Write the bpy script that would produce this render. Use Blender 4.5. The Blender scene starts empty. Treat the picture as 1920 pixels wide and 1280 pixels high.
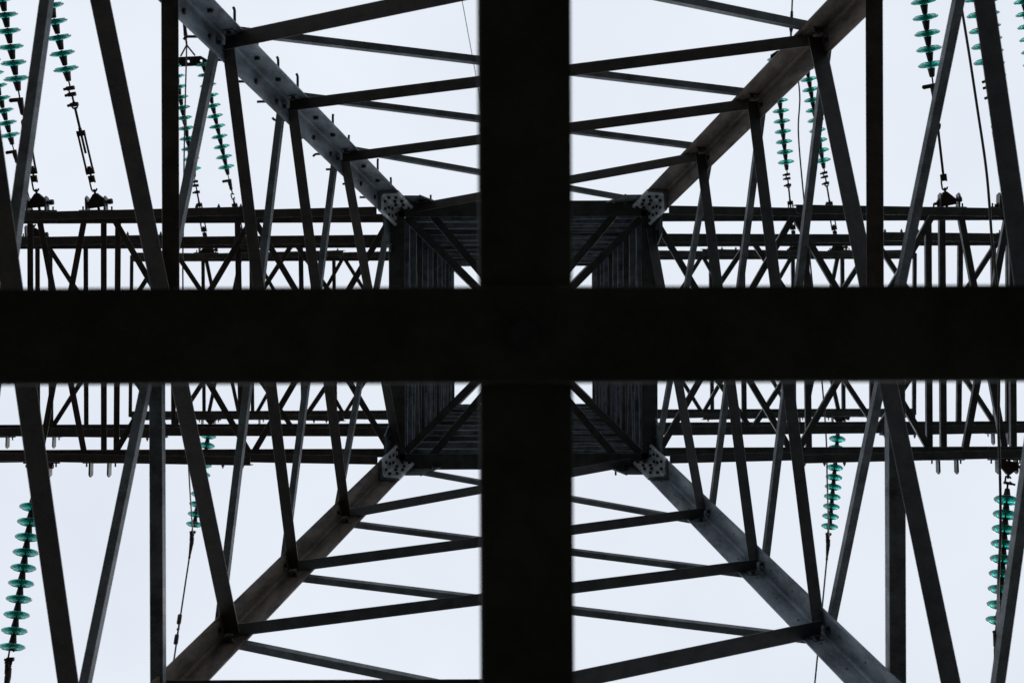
import bpy, bmesh, math, random
from mathutils import Vector as V, Matrix
random.seed(7)
S = bpy.context.scene
COL = S.collection
R = math.radians

# ------------------------------------------------------------------ camera, sky, sun, exposure
CAM_H = 1.5                      # eye height above the grass
F = 1920 * 50 / 36               # focal length in pixels of the 1920-wide photograph
CX, CY = 981.0, 628.0            # where the tower's axis meets the picture
ROLL = 0.0036
rv, dv = V((1, ROLL, 0)).normalized(), V((-ROLL, 1, 0)).normalized()
cd = bpy.data.cameras.new('camera'); cam = bpy.data.objects.new('camera', cd); COL.objects.link(cam)
cd.lens = 50; cd.sensor_width = 36
cd.shift_x = -(CX - 960) / 1920; cd.shift_y = (CY - 640) / 1920
cd.clip_start = 0.05; cd.clip_end = 3000
cd.dof.use_dof = True; cd.dof.focus_distance = 15.5; cd.dof.aperture_fstop = 2.8
M = Matrix.Identity(4)
for i in range(3):
    M[i][0], M[i][1], M[i][2] = rv[i], -dv[i], (0, 0, -1)[i]
M[2][3] = CAM_H
cam.matrix_world = M
S.camera = cam

wd = bpy.data.worlds.new("World"); S.world = wd; wd.use_nodes = True
nt = wd.node_tree; nt.nodes.clear()
out = nt.nodes.new('ShaderNodeOutputWorld'); bg = nt.nodes.new('ShaderNodeBackground')
sky = nt.nodes.new('ShaderNodeTexSky'); sky.sky_type = 'NISHITA'; sky.sun_disc = False
sky.sun_elevation = R(62); sky.sun_rotation = R(225)
cloud = nt.nodes.new('ShaderNodeTexNoise'); cloud.inputs['Scale'].default_value = 5.5; cloud.inputs['Detail'].default_value = 3
ramp = nt.nodes.new('ShaderNodeValToRGB')      # the even cloud cover, pale with barely darker folds
ramp.color_ramp.elements[0].position = 0.3; ramp.color_ramp.elements[0].color = (7.75, 8.3, 9.2, 1)
ramp.color_ramp.elements[1].position = 0.7; ramp.color_ramp.elements[1].color = (8.5, 9.05, 9.85, 1)
mix = nt.nodes.new('ShaderNodeMix'); mix.data_type = 'RGBA'; mix.inputs['Factor'].default_value = 0.96
nt.links.new(cloud.outputs['Fac'], ramp.inputs['Fac'])
nt.links.new(sky.outputs['Color'], mix.inputs['A']); nt.links.new(ramp.outputs['Color'], mix.inputs['B'])
nt.links.new(mix.outputs['Result'], bg.inputs['Color']); bg.inputs['Strength'].default_value = 0.1
nt.links.new(bg.outputs[0], out.inputs[0])

sl = bpy.data.lights.new('sun', 'SUN'); so = bpy.data.objects.new('sun', sl); COL.objects.link(so)
sl.energy = 0.6; sl.angle = R(25); sl.color = (1, 0.96, 0.9)
so.rotation_euler = (R(28), 0, R(135)); so.location = (0, 0, 60)

S.view_settings.view_transform = 'Standard'; S.view_settings.look = 'None'
S.view_settings.exposure = 0; S.view_settings.gamma = 1; S.view_settings.use_curve_mapping = False

# ------------------------------------------------------------------ materials
def material(name, c1, c2, rough=0.55, metal=0.3, scale=4.0, streak=None, bump=0.15):
    m = bpy.data.materials.new(name); m.use_nodes = True
    n = m.node_tree.nodes; l = m.node_tree.links; p = n['Principled BSDF']
    tc = n.new('ShaderNodeTexCoord')
    a = n.new('ShaderNodeTexNoise'); a.inputs['Scale'].default_value = scale; a.inputs['Detail'].default_value = 8; a.inputs['Roughness'].default_value = 0.65
    b = n.new('ShaderNodeTexNoise'); b.inputs['Scale'].default_value = scale * 14; b.inputs['Detail'].default_value = 4
    mp = n.new('ShaderNodeMapping')
    if streak: mp.inputs['Scale'].default_value = streak
    l.new(tc.outputs['Object'], mp.inputs['Vector']); l.new(mp.outputs[0], a.inputs['Vector']); l.new(tc.outputs['Object'], b.inputs['Vector'])
    ad = n.new('ShaderNodeMath'); ad.operation = 'MULTIPLY_ADD'; ad.inputs[1].default_value = 0.35
    l.new(b.outputs['Fac'], ad.inputs[0])
    sb = n.new('ShaderNodeMath'); sb.operation = 'SUBTRACT'; sb.inputs[1].default_value = 0.175
    l.new(a.outputs['Fac'], sb.inputs[0]); l.new(sb.outputs[0], ad.inputs[2])
    cr = n.new('ShaderNodeValToRGB'); cr.color_ramp.elements[0].position = 0.34; cr.color_ramp.elements[1].position = 0.66
    cr.color_ramp.elements[0].color = (*c1, 1); cr.color_ramp.elements[1].color = (*c2, 1)
    l.new(ad.outputs[0], cr.inputs['Fac']); l.new(cr.outputs[0], p.inputs['Base Color'])
    p.inputs['Metallic'].default_value = metal
    mr = n.new('ShaderNodeMapRange'); mr.inputs['From Min'].default_value = .3; mr.inputs['From Max'].default_value = .7
    mr.inputs['To Min'].default_value = rough + .14; mr.inputs['To Max'].default_value = rough - .10
    l.new(a.outputs['Fac'], mr.inputs['Value']); l.new(mr.outputs['Result'], p.inputs['Roughness'])
    if bump:
        bp = n.new('ShaderNodeBump'); bp.inputs['Strength'].default_value = bump; bp.inputs['Distance'].default_value = 0.004
        l.new(b.outputs['Fac'], bp.inputs['Height']); l.new(bp.outputs[0], p.inputs['Normal'])
    return m

ZINC = material('galvanised_steel', (.05, .06, .068), (.19, .215, .235), .38, 0, 5, (1, 1, .5))
ZINC_LEG = material('mottled_galvanised_steel', (.036, .050, .066), (.21, .258, .30), .42, 0, 3.6, (1.6, 1.6, .6))
ZINC_BRIGHT = material('new_galvanised_plate', (.17, .20, .22), (.46, .50, .53), .45, .1, 9)
BROWN_LEG = material('brown_steel', (.016, .012, .009), (.115, .084, .057), .62, 0, 3.5, (2.4, 2.4, .4))
DULL = material('dull_zinc', (.030, .031, .033), (.088, .092, .097), .42, 0, 6, (1, 1, .5))
DULL_BROWN = material('dull_browned_zinc', (.028, .022, .019), (.085, .070, .062), .45, 0, 6, (1, 1, .5))
BLACK = material('dark_bolt_steel', (.012, .012, .014), (.04, .04, .042), .6, .3, 30)
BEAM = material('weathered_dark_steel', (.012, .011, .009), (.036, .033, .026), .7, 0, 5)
RUST = material('rusty_iron', (.022, .013, .010), (.06, .036, .027), .65, .2, 25)
CABLE = material('dark_aluminium_strand', (.05, .045, .045), (.10, .095, .095), .5, .5, 40)
GRASS = material('grass', (.018, .018, .013), (.046, .043, .035), .95, 0, .35, None, 0)
CONC = material('concrete', (.24, .235, .22), (.36, .35, .33), .9, 0, 3)

GL = bpy.data.materials.new('teal_glass'); GL.use_nodes = True
gp = GL.node_tree.nodes['Principled BSDF']
gp.inputs['Base Color'].default_value = (.005, .60, .50, 1); gp.inputs['Roughness'].default_value = .14
gp.inputs['Transmission Weight'].default_value = .8; gp.inputs['IOR'].default_value = 1.5

# ------------------------------------------------------------------ mesh helpers
def obj(name, verts, faces, mat, parent=None, smooth=False):
    me = bpy.data.meshes.new(name); me.from_pydata([tuple(v) for v in verts], [], faces); me.materials.append(mat)
    bm = bmesh.new(); bm.from_mesh(me); bmesh.ops.recalc_face_normals(bm, faces=bm.faces); bm.to_mesh(me); bm.free()
    if smooth:
        for p in me.polygons: p.use_smooth = True
    o = bpy.data.objects.new(name, me); COL.objects.link(o)
    if parent: o.parent = parent
    return o

def tag(o, label=None, cat=None, group=None, kind=None):
    for k, v in (('label', label), ('category', cat), ('group', group), ('kind', kind)):
        if v: o[k] = v
    return o

def empty(name, loc=(0, 0, 0), parent=None):
    o = bpy.data.objects.new(name, None); COL.objects.link(o); o.location = loc; o.empty_display_size = .3
    if parent: o.parent = parent
    return o

def W(x, y, zc): return V((x, y, zc + CAM_H))          # zc: metres above the camera

def P(px, py, zc):                                       # the point at height zc seen at that place of the photograph
    q = ((px - CX) * rv + (py - CY) * dv) * (zc / F)
    return W(q.x, q.y, zc)

def ortho(axis, u):
    return (u - axis * u.dot(axis)).normalized()

def angle(name, A, B, u, v, b, parent, mat, t=None, b2=None):
    """A rolled steel angle: heel line A-B, one leg along u, the other along v, with a rounded root."""
    ax = (B - A).normalized(); u = ortho(ax, u); v = ortho(ax, v); v = (v - u * v.dot(u)).normalized()
    t = t or max(.006, b * .1); b2 = b2 or b; r = t * .9; c = t * .5
    h = t * .55
    prof = [(0, h), (h * .3, h * .3), (h, 0), (b2 - c * .2, 0), (b2, c * .2), (b2, t - c), (b2 - c, t), (t + r, t), (t + r * .3, t + r * .3), (t, t + r), (t, b - c), (t - c, b), (0, b)]
    prof = [(v_, u_) for u_, v_ in prof]                 # (u, v)
    n = len(prof)
    vs = [A + u * p[0] + v * p[1] for p in prof] + [B + u * p[0] + v * p[1] for p in prof]
    fs = [[i, (i + 1) % n, n + (i + 1) % n, n + i] for i in range(n)] + [list(range(n))[::-1], list(range(n, 2 * n))]
    return obj(name, vs, fs, mat, parent)

def plate(name, pts, nrm, t, parent, mat, bev=0):
    nrm = nrm.normalized(); n = len(pts)
    vs = [p - nrm * t / 2 for p in pts] + [p + nrm * t / 2 for p in pts]
    fs = [[i, (i + 1) % n, n + (i + 1) % n, n + i] for i in range(n)] + [list(range(n))[::-1], list(range(n, 2 * n))]
    return obj(name, vs, fs, mat, parent)

def frame_of(ax, hint=V((0, 0, 1))):
    ax = ax.normalized()
    if abs(ax.dot(hint)) > .95: hint = V((1, 0, 0))
    a = ax.cross(hint).normalized(); return a, ax.cross(a).normalized()

def tube_data(pts, r, seg=8, cap=True):
    vs, fs = [], []; n = len(pts); a = None
    for i, p in enumerate(pts):
        d = (pts[min(i + 1, n - 1)] - pts[max(i - 1, 0)]).normalized()
        if a is None: a, b = frame_of(d)
        else:
            a = ortho(d, a); b = d.cross(a)
        rr = r[i] if isinstance(r, (list, tuple)) else r
        for k in range(seg):
            th = 2 * math.pi * k / seg
            vs.append(p + (a * math.cos(th) + b * math.sin(th)) * rr)
    for i in range(n - 1):
        for k in range(seg):
            fs.append([i * seg + k, i * seg + (k + 1) % seg, (i + 1) * seg + (k + 1) % seg, (i + 1) * seg + k])
    if cap: fs += [list(range(seg))[::-1], list(range((n - 1) * seg, n * seg))]
    return vs, fs

def tube(name, pts, r, mat, parent=None, seg=8):
    vs, fs = tube_data(pts, r, seg); return obj(name, vs, fs, mat, parent, seg > 6)

def spline(pts, k=10):
    q = [pts[0] * 2 - pts[1]] + list(pts) + [pts[-1] * 2 - pts[-2]]; o = []
    for i in range(1, len(q) - 2):
        p0, p1, p2, p3 = q[i - 1:i + 3]
        for j in range(k):
            t = j / k
            o.append(.5 * ((2 * p1) + (p2 - p0) * t + (2 * p0 - 5 * p1 + 4 * p2 - p3) * t * t + (3 * p1 - p0 - 3 * p2 + p3) * t ** 3))
    return o + [pts[-1]]

class Mesh:                                              # gathers shapes that make up ONE piece
    def __init__(s): s.v, s.f = [], []
    def add(s, d):
        k = len(s.v); s.v += list(d[0]); s.f += [[i + k for i in f] for f in d[1]]; return s
    def box(s, c, sx, sy, sz, rot=None):
        vs = [V((x * sx / 2, y * sy / 2, z * sz / 2)) for x in (-1, 1) for y in (-1, 1) for z in (-1, 1)]
        if rot: vs = [rot @ p for p in vs]
        return s.add(([V(c) + p for p in vs], [[0, 1, 3, 2], [4, 6, 7, 5], [0, 4, 5, 1], [2, 3, 7, 6], [0, 2, 6, 4], [1, 5, 7, 3]]))
    def tube(s, pts, r, seg=8): return s.add(tube_data([V(p) for p in pts], r, seg))
    def lathe(s, prof, seg=24):                          # round the local y axis; prof = [(r, y)]
        vs, fs = [], []; n = len(prof)
        for k in range(seg):
            th = 2 * math.pi * k / seg
            vs += [V((r * math.cos(th), y, r * math.sin(th))) for r, y in prof]
        for k in range(seg):
            for i in range(n - 1):
                a, b = k * n + i, ((k + 1) % seg) * n + i
                fs.append([a, a + 1, b + 1, b])
        return s.add((vs, fs))
    def build(s, name, mat, parent=None, smooth=False): return obj(name, s.v, s.f, mat, parent, smooth)

def hexbolt(name, p, ax, r, h, parent, mat, shank=0):
    m = Mesh(); a = ax.normalized()
    m.tube([p, p + a * h], r, 6)
    if shank: m.tube([p + a * h, p + a * (h + shank)], r * .5, 6)
    return m.build(name, mat, parent)

def share(o, parent, loc=None):                          # a copy that shares its mesh
    c = o.copy(); COL.objects.link(c); c.parent = parent
    if loc is not None: c.location = loc
    return c

# ------------------------------------------------------------------ the ground
n = 64
gv = [V((0, 0, 0))] + [V((math.cos(2 * math.pi * k / n) * rr, math.sin(2 * math.pi * k / n) * rr, 0)) for rr in (12, 60, 300, 1500) for k in range(n)]
gf = [[0, 1 + k, 1 + (k + 1) % n] for k in range(n)] + [[1 + j * n + k, 1 + (j + 1) * n + k, 1 + (j + 1) * n + (k + 1) % n, 1 + j * n + (k + 1) % n] for j in range(3) for k in range(n)]
tag(obj('ground', gv, gf, GRASS), 'dark grassy ground beneath the lattice tower', None, None, 'structure')

# ------------------------------------------------------------------ the tower
tower = tag(empty('lattice_tower'), 'dark galvanised steel lattice pylon towering overhead, with crossarms, seen from inside its base', 'pylon')
W0 = 1.4
ZW = W0 * F / 233                       # the waist
SL = 582 / F                            # spread of the legs below it
A_ = (W0 + SL * ZW) * F
def zh(h): return A_ / (h + 582)
def wn(zc): return W0 + SL * (ZW - zc) if zc < ZW else W0
LEV = [ZW, zh(334), zh(432), zh(552), zh(836), zh(1108), 3.6, -1.45]
TOP = 27.9
CORN = [(-1, -1), (1, -1), (1, 1), (-1, 1)]              # upper left, upper right, lower right, lower left in the picture
UP = V((0, 0, 1))

LEG_OFF = .072
LB = .215
legs = []
for i, (sx, sy) in enumerate(CORN):
    mat = ZINC_LEG if i in (0, 2) else BROWN_LEG  # upper left and lower right legs blue grey, other two a darker brown
    w0, w1 = wn(-1.5) + LEG_OFF, wn(ZW) + LEG_OFF
    lg = angle('leg', W(sx * w0, sy * w0, -1.5), W(sx * w1, sy * w1, ZW), V((-sx, 0, 0)), V((0, -sy, 0)), LB, tower, mat, .022)
    tag(lg, ['mottled blue grey leg fitted with climbing pegs', 'plain brown steel leg', 'mottled blue grey leg without climbing pegs', 'brown steel leg with faint scratches'][i])
    legs.append(lg)
    angle('upper_leg', W(sx * (w1 + .01), sy * (w1 + .01), ZW + .02), W(sx * (w1 - .01), sy * (w1 - .01), TOP), V((-sx, 0, 0)), V((0, -sy, 0)), .2, tower, DULL if i != 3 else DULL_BROWN, .02)
    # concrete footing
    c = W(sx * (w0 + .02), sy * (w0 + .02), -1.5)
    Mesh().lathe([(0, -.2), (.55, -.2), (.5, .28), (.0, .3)], 20).build('footing', CONC, tower)
    ft = bpy.context.scene.objects[-1] if False else [o for o in tower.children if o.name.startswith('footing')][-1]
    ft.rotation_euler = (R(90), 0, 0); ft.location = c - UP * .1
    # the splice at the waist: an inner angle, its bolts
    za, zb = zh(262), ZW + .02
    off = LEG_OFF - .026
    wa, wb = wn(za) + off, wn(ZW) + off
    ins = angle('splice_angle', W(sx * wa, sy * wa, za), W(sx * wb, sy * wb, zb), V((-sx, 0, 0)), V((0, -sy, 0)), .222, tower, ZINC_BRIGHT, .032)
    axd = (W(sx * wb, sy * wb, zb) - W(sx * wa, sy * wa, za))
    for j in range(4):
        f_ = .14 + .23 * j
        base = W(sx * wa, sy * wa, za) + axd * f_
        for d in ((.085, .165) if j % 2 == 0 else (.112, .188)):
            hexbolt('bolt', base + V((-sx * d, -sy * .033, 0)), V((0, -sy, 0)), .018, .026, ins, BLACK)
            hexbolt('bolt', base + V((-sx * .033, -sy * d, 0)), V((-sx, 0, 0)), .018, .026, ins, BLACK)
    # dark edge strip where the inner angle ends on the leg
    # gussets in both faces beside the splice
    for ax in (0, 1):
        g = V((-sx, 0, 0)) if ax == 0 else V((0, -sy, 0))
        nn = V((0, sy, 0)) if ax == 0 else V((sx, 0, 0))
        c0 = W(sx * (w1 - .02), sy * (w1 - .02), ZW - .12) + nn * .035
        gp_ = plate('gusset_plate', [c0 + g * .05 - UP * .22 + nn * .05, c0 + g * .34 - UP * .2 + nn * .05, c0 + g * .52 + UP * .1, c0 + g * .4 + UP * .3, c0 + UP * .3], nn, .014, tower, ZINC)
        for dx in (.3, .42):
            hexbolt('bolt', c0 + g * dx + UP * .05 + nn * .008, nn, .022, .03, gp_, BLACK, .05)
            hexbolt('bolt', c0 + g * dx - UP * .05 - nn * .008, -nn, .02, .02, gp_, BLACK)

# climbing pegs on the first leg: head inside, hooked peg outside; and the bolt heads of the others
sx, sy = CORN[0]
z = 15.55; k = 0
while z > 3:
    for ax in (0, 1):
        zz = z - ax * .225; w = wn(zz) + LEG_OFF
        d = .135
        if ax == 0: p = W(sx * (w - d / 1), sy * (w - .024), zz) if False else W(sx * w - sx * d, sy * (w - .022), zz); nn = V((0, sy, 0)); al = V((sx, 0, 0))
        else: p = W(sx * (w - .022), sy * w - sy * d, zz); nn = V((sx, 0, 0)); al = V((0, sy, 0))
        m = Mesh()
        m.tube([p - nn * .024, p], .025, 6)
        L_ = random.uniform(.12, .20); bend = random.choice((0, .12, .35, .7)) * random.choice((-1, 1, 1))
        hook = (al * bend + UP * random.uniform(-.3, .1))
        m.tube([p, p + nn * .08, p + nn * L_, p + nn * (L_ + .018) + hook * .012, p + nn * (L_ + .03) + hook * .035], .0115, 8)
        m.build('step_bolt', RUST, legs[0], True)
    z -= .45; k += 1
for i in (2,):
    sx, sy = CORN[i]; z = 15.4
    while z > 6:
        w = wn(z) + LEG_OFF
        hexbolt('bolt', W(sx * w - sx * .12, sy * (w - .022), z), V((0, -sy, 0)), .007, .008, legs[i], BLACK)
        hexbolt('bolt', W(sx * (w - .022), sy * w - sy * .12, z - .2), V((-sx, 0, 0)), .007, .008, legs[i], BLACK)
        z -= .45

# face bracing: pairs of crossed angles between the legs, one bolted inside, one outside
FACES = [((-1, 0), 0, 3), ((0, -1), 0, 1), ((1, 0), 1, 2), ((0, 1), 3, 2)]  # normal, and its two corners
def node(c, k):
    z_ = LEV[k]; w = wn(z_); return W(c[0] * w, c[1] * w, z_)
BF = [.10, .104, .108, .146, .150, .15, .15]
BB = [.050, .052, .056, .056, .058, .07, .12]      # in the face
BO = [.056, .058, .062, .067, .070, .08, .12]      # standing out from it
for nrm, ca, cb in FACES:
    N = V((nrm[0], nrm[1], 0)); a, b = CORN[ca], CORN[cb]
    lean = (N + UP * SL).normalized(); inpl = (UP - N * SL).normalized()
    warm = nrm in ((-1, 0), (0, -1))
    # inner members: which corner is the lower end
    for k in range(7):
        # left face: lower end at corner a (upper left); right face: lower end at cb; upper face: low at cb; lower face: low at ca
        lowa = nrm in ((-1, 0), (0, 1))
        lo, hi = (a, b) if lowa else (b, a)
        bf = BF[k]; off = N * (bf / 2 - ({3: .012, 4: .026}.get(k, 0) if nrm == (-1, 0) else 0))
        A, B = node(lo, k + 1) + off, node(hi, k) + off
        d = (B - A).normalized(); e = .03 if k < 6 else 0
        angle('inner_brace', A + d * e, B + d * (.02 if k else -.24), inpl, -lean, bf, tower, DULL_BROWN if warm else DULL, None)
        bb = BB[k]; off = N * (.075 + bb * .0)
        A, B = node(hi, k + 1) + off, node(lo, k) + off
        d = (B - A).normalized()
        if k == 0: B -= d * .25
        angle('outer_brace', A, B, inpl, lean, bb, tower, ZINC, None, BO[k])
    # end bolts and small gussets at the nodes, on the inner faces of the legs
    for k in range(1, 6):
        for cc, ci in ((a, ca), (b, cb)):
            z_ = LEV[k]; w = wn(z_) + LEG_OFF; along = (V((b[0] - a[0], b[1] - a[1], 0)).normalized()) * (1 if cc == a else -1)
            c0 = W(cc[0] * w, cc[1] * w, z_) - N * .029
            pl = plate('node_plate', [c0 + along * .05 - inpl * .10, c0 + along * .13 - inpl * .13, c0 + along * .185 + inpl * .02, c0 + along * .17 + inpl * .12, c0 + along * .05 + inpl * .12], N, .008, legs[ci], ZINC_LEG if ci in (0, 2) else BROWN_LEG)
            hexbolt('bolt', c0 + along * .1 - inpl * .1 - N * .006, -N, .02, .022, legs[ci], BLACK)
            hexbolt('bolt', c0 + along * .14 + inpl * .1 - N * .006, -N, .02, .022, legs[ci], BLACK)

# horizontals through the crossings of the third-to-fourth panels; one half inside the bracing, one half outside
zd = zh(672)
for nrm, ca, cb in FACES:
    N = V((nrm[0], nrm[1], 0)); a, b = V((*CORN[ca], 0)), V((*CORN[cb], 0)); w = wn(zd)
    first_in = nrm in ((-1, 0), (0, 1))
    for half in (0, 1):
        c = a if half == 0 else b
        inner = (half == 0) if nrm in ((-1, 0), (0, 1), (1, 0)) else (half == 1)
        if nrm == (1, 0): inner = half == 0
        E = W(c.x * w, c.y * w, zd); mid = W(N.x * w, N.y * w, zd)
        if inner: angle('face_strut', E + N * .02, mid + N * .02, UP, -N, .128, tower, DULL_BROWN)
        else:
            o2 = .022 if nrm == (-1, 0) else .05
            angle('face_strut', E + N * o2, mid + N * o2, UP, N, .095 if nrm == (-1, 0) else .122, tower, ZINC)
    angle('waist_strut', W(a.x * W0, a.y * W0, ZW + .02) + N * .115, W(b.x * W0, b.y * W0, ZW + .02) + N * .115, UP, -N, .18, tower, DULL)
    w = wn(3.6)
    angle('base_strut', W(a.x * w, a.y * w, 3.58) + N * .03, W(b.x * w, b.y * w, 3.58) + N * .03, UP, -N, .16, tower, DULL)

# the great cross close overhead: two angles bolted across each other
w = wn(3.6) + .03
cw = 181 / F * 3.6; cv = 176 / F * 3.6
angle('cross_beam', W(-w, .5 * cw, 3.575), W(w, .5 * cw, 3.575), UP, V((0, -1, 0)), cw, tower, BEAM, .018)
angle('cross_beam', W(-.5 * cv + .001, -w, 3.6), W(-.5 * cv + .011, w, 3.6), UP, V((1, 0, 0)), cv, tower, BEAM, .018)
for px, py in ((.0, .0),):
    Mesh().tube([W(px, py, 3.545), W(px, py, 3.574)], .042, 6).build('cross_bolt', BLACK, tower)

# the upper body: crossed angles up each face, seen end on
Zs = [ZW + .1 + 1.12 * k for k in range(11)]
for nrm, ca, cb in FACES:
    N = V((nrm[0], nrm[1], 0)); a, b = CORN[ca], CORN[cb]
    for k in range(10):
        z0, z1 = Zs[k], Zs[k + 1]
        for r_ in (0, 1):
            c0, c1 = (a, b) if r_ == 0 else (b, a)
            o_ = N * (.074 if r_ == 0 else .056)
            zz0, zz1 = (z0 + random.uniform(.0, .1), z0 + .52) if r_ == 0 else (z0 + .55, z0 + 1.02)
            angle('body_brace', W(c0[0] * W0, c0[1] * W0, zz0) + o_, W(c1[0] * W0, c1[1] * W0, zz1) + o_, -UP, -N, .095 if k < 6 else .105, tower, [DULL, ZINC_LEG, ZINC][(k + r_) % 3])
    angle('top_strut', W(a[0] * W0, a[1] * W0, TOP) + N * .06, W(b[0] * W0, b[1] * W0, TOP) + N * .06, UP, -N, .11, tower, DULL)
# peak for the earth wire
for sx, sy in CORN:
    angle('peak_leg', W(sx * (W0 + .03), sy * (W0 + .03), TOP + .02), W(sx * .06, sy * .06, TOP + 3.6), V((-sx, 0, 0)), V((0, -sy, 0)), .11, tower, DULL)
# plan bracing at the waist
for sx, sy in CORN:
    d = V((-sx, -sy, 0)).normalized(); s_ = V((-sy * 1.0, sx * 1.0, 0)).normalized()
    k = 1 if sx * sy > 0 else -1
    angle('plan_brace', W(sx * 1.33, sy * 1.33, ZW + .1) - s_ * .03, W(sx * .04, sy * .04, ZW + .1) - s_ * .03, UP, s_, .085, tower, DULL)
    A = P(CX + sx * 185, CY + sy * 231, ZW + .22); B = P(CX + sx * 8, CY + sy * 22, ZW + .22)
    angle('plan_brace', A, B, UP, V((-sx, 0, 0)), .085, tower, DULL)

# ------------------------------------------------------------------ crossarms
LV = {1: dict(z=W0 * F / 228, b=.10, tip=1130, h2=241, xs=[213, 473, 735], tipx=(76, 161), struts=[188, 214, 53, 445], bw=.070, rise=.8),
      2: dict(z=W0 * F / 181, b=.128, tip=1240, h2=189, xs=[88, 318, 554, 800], tipx=(-95, -5), struts=[66, 90, 157, 322, 564], bw=.070, rise=1.5),
      3: dict(z=W0 * F / 151, b=.102, tip=736, h2=159, xs=[478, 646, 831], tipx=(389, 452), struts=[377, 470, 626], bw=.064, rise=1.2)}
HANG = {1: ([75, 185], [79, 190]), 2: ([67, -22], [3, 90]), 3: ([388, 457], [392, 476])}
for side in (-1, 1):
    for lv, d in LV.items():
        z = d['z']; k = z / F
        where = {1: 'lowest and nearest', 2: 'middle', 3: 'topmost and smallest looking'}[lv]
        arm = empty('crossarm', (0, 0, 0), tower)
        tag(arm, f"{where} crossarm reaching out to the {'left' if side < 0 else 'right'}")
        mt = DULL_BROWN if side < 0 else DULL
        def X(px): return side * (CX - px) * k
        tipx = side * d['tip'] * k
        bodyx = side * (W0 + .075)
        for sy in (-1, 1):
            Y = V((0, sy, 0))
            angle('chord', W(bodyx, sy * W0, z), W(tipx, sy * W0, z), UP, -Y, d['b'], arm, mt)
            z2 = z - .004 - .02
            zb = W0 * F / d['h2']
            # lower chord in two lengths that lap at the first splice
            xm = X(d['xs'][1]); f_ = (xm - bodyx) / (tipx - bodyx); zm = zb + (z2 - zb) * f_ * .6
            angle('chord', W(side * (wn(zb) + LEG_OFF + .006), sy * (W0 + .004), zb), W(xm, sy * (W0 + .006), zb + (z2 - zb) * .42), UP, -Y, d['b'] * .95, arm, mt)
            angle('chord', W(xm - side * .12, sy * (W0 + .02), zb + (z2 - zb) * .12), W(tipx, sy * (W0 + .008), z2), UP, -Y, d['b'] * .95, arm, mt)
            xsp = X(d['xs'][1] - {1: 118, 2: 88, 3: 74}[lv] * (1 if sy < 0 else .9))
            angle('splice_angle', W(xm + side * .02, sy * (W0 + .062), z - .05), W(xsp, sy * (W0 + .05), z - .05), -UP, -Y, .075, arm, ZINC if sy > 0 else mt)
            for q in (.15, .5, .85):
                hexbolt('bolt', W(xm + (xsp - xm) * q, sy * (W0 + .062), z - .085), Y, .018, .03, arm, BLACK, .02)
            # upper tie from higher on the body down to the tip
            angle('upper_tie', W(bodyx, sy * W0, z + d['rise']), W(tipx, sy * W0, z + .03), UP, Y, .06, arm, mt)
        xs = d['xs']; bw = d['bw']
        def brace(x0, y0, x1, y1, dz, name='brace'):
            jt = lambda: random.uniform(-.022, .022)
            A, B = W(x0 + jt(), y0, z + dz + jt() * .3), W(x1 + jt(), y1, z + dz + jt() * .3)
            ax = (B - A).normalized(); s_ = V((-ax.y, ax.x, 0))
            if s_.x < 0: s_ = -s_
            angle(name, A - s_ * bw / 2, B - s_ * bw / 2, UP, s_, bw, arm, mt)
        for q in range(len(xs) - 1):
            brace(X(xs[q]), -W0 + .02, X(xs[q + 1]), W0 - .02, -.085)
            brace(X(xs[q]), W0 - .02, X(xs[q + 1]), -W0 + .02, .02)
        a_, b_ = d['tipx']
        brace(X(a_), -W0 + .02, X(b_), W0 - .02, -.085); brace(X(b_), -W0 + .02, X(a_), W0 - .02, .02)
        for j, x in enumerate(d['struts']):
            brace(X(x), -W0 + .02, X(x), W0 - .02, .12 + .002 * j, 'strut')
        brace(tipx, -W0, tipx, W0, .03, 'strut')
        # hanger brackets for the insulators on both chords
        for sy, lst in ((-1, HANG[lv][0]), (1, HANG[lv][1])):
            for x in lst:
                xx = X(x); Y = V((0, sy, 0))
                bp = Mesh(); bp.box(W(xx, sy * (W0 - .02), z - .035), .42, .15, .016)
                base = bp.build('base_plate', mt, arm)
                for s_ in (-1, 1):
                    c = W(xx + s_ * .105, sy * (W0 + .06), z - .06)
                    plate('hanger_plate', [c + V((0, sy * -.1, -.05)), c + V((0, sy * .12, -.075)), c + V((0, sy * .15, -.03)), c + V((0, sy * .13, .05)), c + V((0, sy * -.1, .07))], V((1, 0, 0)), .019, arm, DULL)
                    hexbolt('bolt', W(xx + s_ * .165, sy * (W0 + .0), z - .03), Y, .02, .035, arm, BLACK, .06)

# ------------------------------------------------------------------ insulator strings
def glass_mesh():
    return Mesh().lathe([(.034, -.012), (.06, -.006), (.10, .002), (.130, .012), (.141, .024), (.141, .031), (.136, .036), (.120, .026), (.116, .050), (.106, .053), (.101, .024), (.084, .020), (.079, .052), (.069, .054), (.063, .022), (.034, .024), (.034, -.012)], 28).build('glass_disc', GL, None, True)
def cap_mesh():
    return Mesh().lathe([(0, -.112), (.022, -.112), (.029, -.102), (.032, -.08), (.040, -.03), (.044, -.012), (.047, .0), (.036, .006), (.012, .012), (.010, .06), (0, .06)], 16).build('metal_cap', RUST, None, True)
proto = {}
def part(key, maker, parent, loc):
    if key not in proto:
        o = maker(); proto[key] = o; o.parent = parent; o.location = loc; return o
    return share(proto[key], parent, loc)

def link_loop(m, y0, y1, w, r, flat=False):               # an oval link between y0 and y1
    pts = []; rr = w / 2
    for k in range(17):
        th = 2 * math.pi * k / 16
        cx, cy = rr * math.cos(th), rr * math.sin(th)
        y = (y1 - rr if cy >= 0 else y0 + rr) + cy
        pts.append(V((cx, y, 0)) if not flat else V((0, y, cx)))
    m.add(tube_data(pts, r, 6, False))

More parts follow.
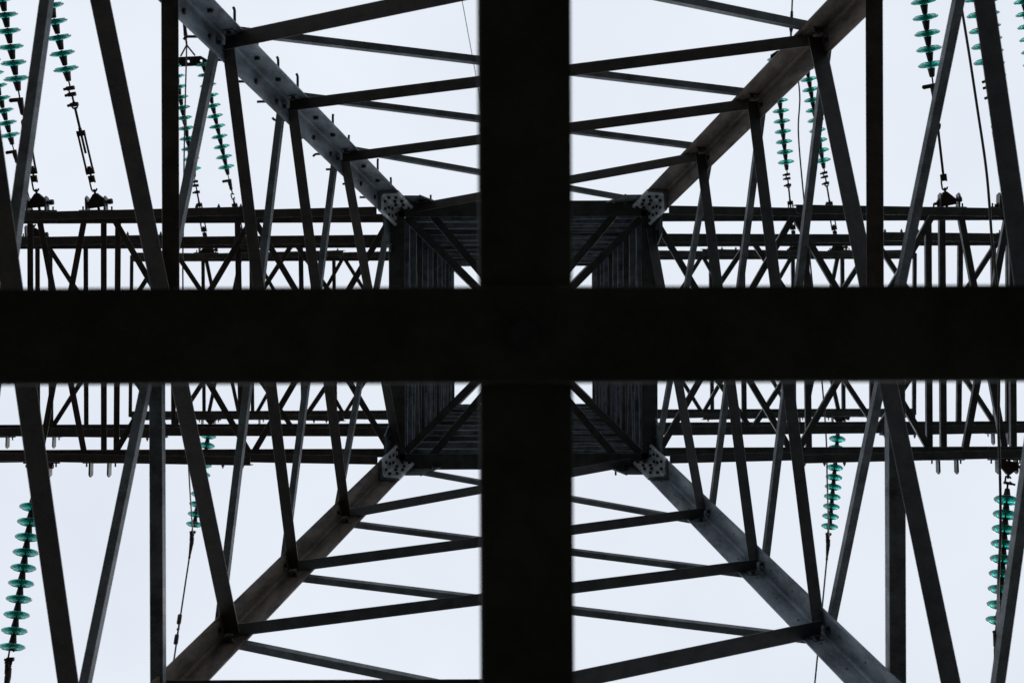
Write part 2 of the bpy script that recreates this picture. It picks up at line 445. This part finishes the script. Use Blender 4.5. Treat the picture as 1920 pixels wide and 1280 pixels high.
def m_yoke():
    m = Mesh(); t = .016
    pr = [(-.108, -.01), (.108, -.01), (.108, .058), (.024, .15), (-.024, .15), (-.108, .058)]
    n_ = len(pr); vs = [V((x, y, -t)) for x, y in pr] + [V((x, y, t)) for x, y in pr]
    m.add((vs, [[i, (i + 1) % n_, n_ + (i + 1) % n_, n_ + i] for i in range(n_)] + [list(range(n_))[::-1], list(range(n_, 2 * n_))]))
    m.tube([(-.14, .035, 0), (.15, .035, 0)], .018, 8); m.tube([(.125, .035, 0), (.175, .035, 0)], .032, 6)
    m.tube([(0, -.06, 0), (0, .01, 0)], .016, 6); m.tube([(0, .13, 0), (0, .2, 0)], .014, 6)
    return m.build('yoke_plate', RUST)
def m_shackle():
    m = Mesh(); link_loop(m, 0, .13, .062, .010)
    m.box((0, .145, 0), .068, .075, .034); m.tube([(0, .16, 0), (0, .2, 0)], .012, 6)
    return m.build('shackle', RUST)
def m_turnbuckle():
    m = Mesh()
    for s_ in (-1, 1): m.box((s_ * .037, .25, 0), .019, .5, .02)
    m.box((0, .035, 0), .094, .07, .034); m.box((0, .47, 0), .094, .06, .034)
    m.tube([(0, .06, 0), (0, .09, 0)], .022, 6); m.tube([(0, .24, 0), (0, .5, 0)], .014, 8); m.tube([(0, .5, 0), (0, .53, 0)], .02, 6)
    return m.build('turnbuckle', RUST)
def m_rod():
    m = Mesh(); m.tube([(0, 0, 0), (0, .27, 0)], .015, 8); link_loop(m, .25, .33, .058, .010)
    return m.build('tie_rod', RUST)
def m_links():
    m = Mesh()
    for y in (.015, .13, .20):
        m.tube([(-.045, y, 0), (.045, y, 0)], .024, 8); m.tube([(-.08, y - .004, 0), (-.04, y, 0)], .016, 6)
    link_loop(m, .13, .205, .046, .0095); m.tube([(0, .01, 0), (0, .14, 0)], .012, 6); m.tube([(0, .2, 0), (0, .28, 0)], .009, 6)
    return m.build('ball_link', RUST)
def m_lug():
    m = Mesh(); m.tube([(0, .0, 0), (0, .05, 0)], .012, 6)
    link_loop(m, .04, .13, .052, .011); link_loop(m, .12, .21, .046, .011, True)
    m.tube([(0, .2, 0), (0, .24, 0)], .028, 8)
    m.tube([(0, .24, 0), (0, .38, 0)], [.028, .04], 8)
    m.box((-.045, .36, 0), .13, .045, .024); m.tube([(-.1, .36, -.016), (-.1, .36, .016)], .024, 10); m.tube([(0, .38, 0), (0, .46, 0)], .009, 6)
    return m.build('lug_clamp', RUST)
def m_clevis():
    m = Mesh(); link_loop(m, 0, .10, .058, .011)
    m.tube([(-.045, .1, 0), (.045, .1, 0)], .02, 8); m.tube([(.045, .1, 0), (.085, .105, 0)], .016, 6); m.tube([(0, .1, 0), (0, .17, 0)], .012, 6)
    return m.build('clevis', RUST)
def m_strain():
    m = Mesh()
    link_loop(m, 0, .11, .05, .010); m.tube([(-.04, .105, 0), (.04, .105, 0)], .022, 8)
    for q in range(5):
        m.tube([(-.06 + .01 * q, .11 + .028 * q, -.02), (.02 - .004 * q, .13 + .028 * q, .02)], .014, 6)
    m.tube([(-.035, .1, 0), (-.01, .26, 0)], [.022, .032], 8)
    m.tube([(0, .2, 0), (0, .30, 0), (.0, .52, 0)], [.030, .036, .017], 10)
    m.tube([(.0, .52, 0), (0, .56, 0)], .020, 8)
    return m.build('strain_clamp', RUST)

def string(name_label, p0, p1, z0, s, y1, nd, kind, far=None):
    """p0: pin on the crossarm, p1: far end in the photograph, s: how steeply it dips; y1: row of the first disc."""
    A = P(p0[0], p0[1], z0); z1 = z0
    for _ in range(30):
        B = P(p1[0], p1[1], z1); z1 = z0 - s * math.hypot(B.x - A.x, B.y - A.y)
    B = P(p1[0], p1[1], z1); a = (B - A).normalized()
    lo, hi = 0., 4.
    for _ in range(50):                                  # axis length at which the picture row is y1
        t = (lo + hi) / 2; q = A + a * t; zc = q.z - CAM_H
        y = CY + V((q.x, q.y, 0)).dot(dv) * F / zc
        if abs(y - p0[1]) < abs(y1 - p0[1]): lo = t
        else: hi = t
    t1 = lo
    e1 = ortho(a, V((1, 0, 0))); e2 = e1.cross(a)
    root = empty('insulator_string'); tag(root, name_label, 'insulator string', 'green glass insulator strings')
    mw = Matrix.Identity(4)
    for i in range(3): mw[i][0], mw[i][1], mw[i][2], mw[i][3] = e1[i], a[i], e2[i], A[i]
    root.matrix_world = mw
    T = t1 - .118
    part('yoke', m_yoke, root, (0, 0, 0))
    if kind == 'short':
        c = part('clevis', m_clevis, root, (0, .17, 0)); c.scale = (1, max(.3, (T - .17) / .17), 1)
    else:
        part('shackle', m_shackle, root, (0, .175, 0))
        if kind != 'plain': part('turnbuckle', m_turnbuckle, root, (0, .375, 0))
        if kind == 'rod':
            part('links', m_links, root, (0, T - .27, 0)).rotation_euler = (0, 0, 0)
            r_ = part('rod', m_rod, root, (0, .895, 0)); r_.scale = (1, max(.2, (T - .29 - .895 + .06) / .33), 1)
        else:
            part('lug', m_lug, root, (0, T - .45, 0)); y0 = .36 if kind == 'plain' else .895
            r_ = part('rod', m_rod, root, (0, y0, 0)); r_.scale = (1, max(.1, (T - .45 - y0 + .03) / .33), 1)
    for k in range(nd):
        g = part('glass', glass_mesh, root, (0, t1 + .175 * k, 0))
        part('cap', cap_mesh, g, (0, 0, 0))
    te = t1 + .175 * (nd - 1) + .055
    if far is None:
        part('strain', m_strain, root, (0, te, 0)); te += .55
    return root, A + a * te, a, A + a * (t1 + .175 * (nd - 1) + .055)

Z1, Z2, Z3 = LV[1]['z'] - .06, LV[2]['z'] - .06, LV[3]['z'] - .06
SU, SD = .26, .44
ST = {}
ST[1] = string('large glass string at upper left whose long turnbuckle hangs in full view', (184, 387), (96, 12), Z1, SU, 134, 11, 'rod', 1)
ST[2] = string('large glass string at the upper left edge, its clamp with a side lug', (73, 387), (8, 20), Z1, SU, 152, 11, 'lug', 1)
ST[3] = string('small far glass string at the left edge, below and left of the bigger one', (69, 447), (2, 190), Z2, SU, 257, 11, 'lug')
ST[4] = string('small glass string under the dark holed yoke plate, half hidden by the thin jumper wire', (390, 474), (332, 150), Z3, SU, 320, 11, 'rod', 1)
ST[5] = string('small glass string right of the thin jumper wire, ending above the left crossarm', (460, 474), (386, 141), Z3, SU, 316, 11, 'lug', 1)
ST[6] = string('large glass string in open sky at upper right with a side lug below', (1775, 384), (1733, 14), Z1, SU, 126, 11, 'plain', 1)
ST[7] = string('large glass string at upper right, crossed by the thick slanting brace', (1889, 386), (1834, 10), Z1, SU, 120, 11, 'rod', 1)
ST[8] = string('farther glass string showing right of the thick slanting brace at upper right', (1899, 446), (1854, 16), Z2, SU, 239, 12, 'rod', 1)
ST[9] = string('glass string cut off by the right edge at the top corner', (1986, 446), (1921, 10), Z2, SU, 215, 12, 'lug', 1)
ST[10] = string('small glass string left of the thin wire under the upper right leg', (1491, 470), (1462, 190), Z3, SU, 307, 11, 'rod', 1)
ST[11] = string('small glass string right of the thin wire, beside the steep brace at upper right', (1571, 470), (1516, 146), Z3, SU, 304, 11, 'rod', 1)
ST[12] = string('large tilted glass string in open sky at lower left, underside of its discs showing', (72, 868), (25, 1196), Z1, SD, 946, 10, 'short')
ST[13] = string('small glass string at lower left, mostly behind a thick brace, beside a thin wire', (396, 780), (365, 980), Z3, SD, 814, 10, 'short')
ST[14] = string('small glass string with open ringed discs at lower right, beside a thin vertical wire', (1574, 778), (1557, 971), Z3, SD, 820, 10, 'short')
ST[15] = string('large glass string at the lower right edge, crossed by a dark cable', (1892, 866), (1872, 1175), Z1, SD, 933, 9, 'short')

# twin strings end on a shared holed yoke plate
YE = {}
for i, j in ((1, 2), (4, 5), (6, 7), (8, 9), (10, 11)):
    a = (ST[i][2] + ST[j][2]).normalized(); E, G = ST[i][3], ST[j][3]
    u = (G - E); L_ = u.length; u.normalize(); v = ortho(u, a); nn = u.cross(v)
    hm = Mesh(); H_ = .16; x0, x1 = -.08, L_ + .08; nc = 3; wc = (x1 - x0) / nc
    def pt(x, y, z): return E + u * x + v * (y - .05) + nn * z
    for c_ in range(nc):
        xa = x0 + wc * c_; xb = xa + wc; mx = (xa + xb) / 2; my = H_ / 2
        ta, tb_ = (H_ if c_ else H_ * .55), (H_ if c_ < nc - 1 else H_ * .55)
        sq = [(xb, my), (xb, tb_), (mx, H_), (xa, ta), (xa, my), (xa, 0), (mx, 0), (xb, 0)]
        oc = [(mx + .024 * math.cos(math.pi / 4 * q), my + .024 * math.sin(math.pi / 4 * q)) for q in range(8)]
        vs_ = [pt(x, y, z_) for z_ in (-.014, .014) for x, y in sq + oc]; fs_ = []
        for q in range(8):
            r2 = (q + 1) % 8
            fs_ += [[q, r2, 8 + r2, 8 + q], [16 + q, 24 + q, 24 + r2, 16 + r2], [q, 16 + q, 16 + r2, r2], [8 + q, 8 + r2, 24 + r2, 24 + q]]
        hm.add((vs_, fs_))
    y_ = hm.build('twin_yoke', RUST)
    mw = ST[i][0].matrix_world.copy(); y_.data.transform(mw.inverted()); y_.parent = ST[i][0]
    mid = (E + G) / 2
    m = Mesh()
    m.tube([E + u * L_ * .25 + v * .12, mid + v * .30], .014, 6); m.tube([G - u * L_ * .25 + v * .12, mid + v * .30], .014, 6)
    m.tube([mid + v * .28, mid + v * .40, mid + v * .46, mid + v * .75], [.016, .018, .034, .022], 8)
    h_ = m.build('strain_clamp', RUST); h_.data.transform(mw.inverted()); h_.parent = ST[i][0]
    YE[i] = (mid + v * .75, v, mid + v * .3)

# ------------------------------------------------------------------ conductors and jumpers
def conductor(name, p, a, label, r=.014, n_=60.0, drop=.5, cat='power line', grp='line conductors'):
    h = V((a.x, a.y, 0)).normalized(); s = -a.z / math.hypot(a.x, a.y); pts = []
    for k in range(25):
        x = n_ * (k / 24) ** 1.6
        pts.append(p + h * x - UP * (s * x - s * x * x / (2.2 * n_)))
    return tag(tube(name, pts, r, CABLE, None, 6), label, cat, grp)
def towards(p, q2, z2): return (P(q2[0], q2[1], z2) - p).normalized()
cl = {1: 'line conductor leaving the upper left corner from the large twin strings', 4: 'line conductor rising behind the pegged leg from the dark holed yoke plate',
      6: 'line conductor leaving the top right corner from the large twin strings', 8: 'line conductor at the top right corner from the farther twin strings',
      10: 'line conductor with small clamps crossing above the upper right leg'}
for i, t_ in cl.items(): conductor('conductor_wire', YE[i][0], YE[i][1], t_)
conductor('conductor_wire', ST[3][1], ST[3][2], 'line conductor leaving the left edge from the small far string')
conductor('conductor_wire', ST[12][1], ST[12][2], 'line conductor dropping to the bottom left corner from the large tilted string')
c13 = conductor('conductor_wire', ST[13][1], towards(ST[13][1], (326, 1235), (ST[13][1].z - CAM_H) - .95), 'thin line conductor with a damper at lower left, running down to the leg')
conductor('conductor_wire', ST[14][1], towards(ST[14][1], (1533, 1230), (ST[14][1].z - CAM_H) - .9), 'thin line conductor passing behind the mottled leg at lower right')
conductor('conductor_wire', ST[15][1], ST[15][2], 'line conductor behind the pale brace at the lower right edge')
pk = W(0, -.05, TOP + 3.6)
tag(tube('earth_wire', [pk + (P(868, 10, 29.5) - pk) * t for t in (0, .5, 1, 2, 4, 8)], .0075, CABLE, None, 6), 'hair thin earth wire beside the vertical beam at top centre', 'wire')

def jumper(a, mids, b, label, r=.0135):
    pts = [a] + [P(*m) for m in mids] + [b]
    return tag(tube('jumper_cable', spline(pts, 10), r, CABLE, None, 8), label, 'cable', 'jumper cables looping past the crossarms')
zt = lambda p: p.z - CAM_H
jumper(YE[4][2], [(346, 250, 23.0), (344, 400, 22.6), (343, 540, 22.4), (349, 740, 22.4), (354, 880, 22.6)], ST[13][1] - ST[13][2] * .4, 'thin jumper cable hanging down past the left crossarms', .0125)
jumper(YE[10][2], [(1499, 170, 22.9), (1497, 250, 22.8), (1507, 370, 22.6), (1524, 540, 22.4), (1541, 712, 22.4), (1549, 820, 22.5), (1551, 900, 22.5)], ST[14][1] - ST[14][2] * .4, 'thin jumper cable bowed beside the small strings at right', .0125)
jumper(YE[6][2], [(1808, 45, 14.9), (1832, 200, 14.8), (1850, 325, 14.7), (1860, 450, 14.6), (1869, 540, 14.6), (1873, 714, 14.5), (1872, 800, 14.5), (1875, 890, 14.5), (1876, 1000, 14.4), (1872, 1090, 14.3)], ST[15][1] - ST[15][2] * .4, 'thick jumper cable sweeping down the right edge past the lowest crossarm', .0145)

# damper on the thin lower left conductor
def on_wire(o, y):
    me = o.data; best = min(((abs(CY + V((v.co.x, v.co.y, 0)).dot(dv) * F / max(.1, v.co.z - CAM_H) - y), v.co.copy()) for v in me.vertices), key=lambda q: q[0])
    return best[1]
n_ = len(c13.data.vertices)
ring = [sum((c13.data.vertices[i * 6 + k].co for k in range(6)), V()) / 6 for i in range(25)]
def wire_at(y):
    for p, q in zip(ring, ring[1:]):
        yp, yq = [CY + V((w_.x, w_.y, 0)).dot(dv) * F / (w_.z - CAM_H) for w_ in (p, q)]
        if yp <= y <= yq: return p + (q - p) * ((y - yp) / (yq - yp)), (q - p).normalized()
    return ring[6], (ring[7] - ring[6]).normalized()
c0, ax = wire_at(1178)
dm = empty('vibration_damper', c0 - UP * .05); tag(dm, 'small two weight damper clipped under the thin wire at lower left', 'damper')
dmm = Mesh(); dmm.tube([-ax * .16, ax * .16], .007, 6); dmm.tube([V((0, 0, .06)), V((0, 0, -.01))], .02, 8); dmm.build('clamp', RUST, dm)
for s_ in (-1, 1):
    Mesh().tube([ax * s_ * .09, ax * s_ * .11, ax * s_ * .24, ax * s_ * .25], [.03, .036, .036, .028], 10).build('weight', RUST, dm, True)
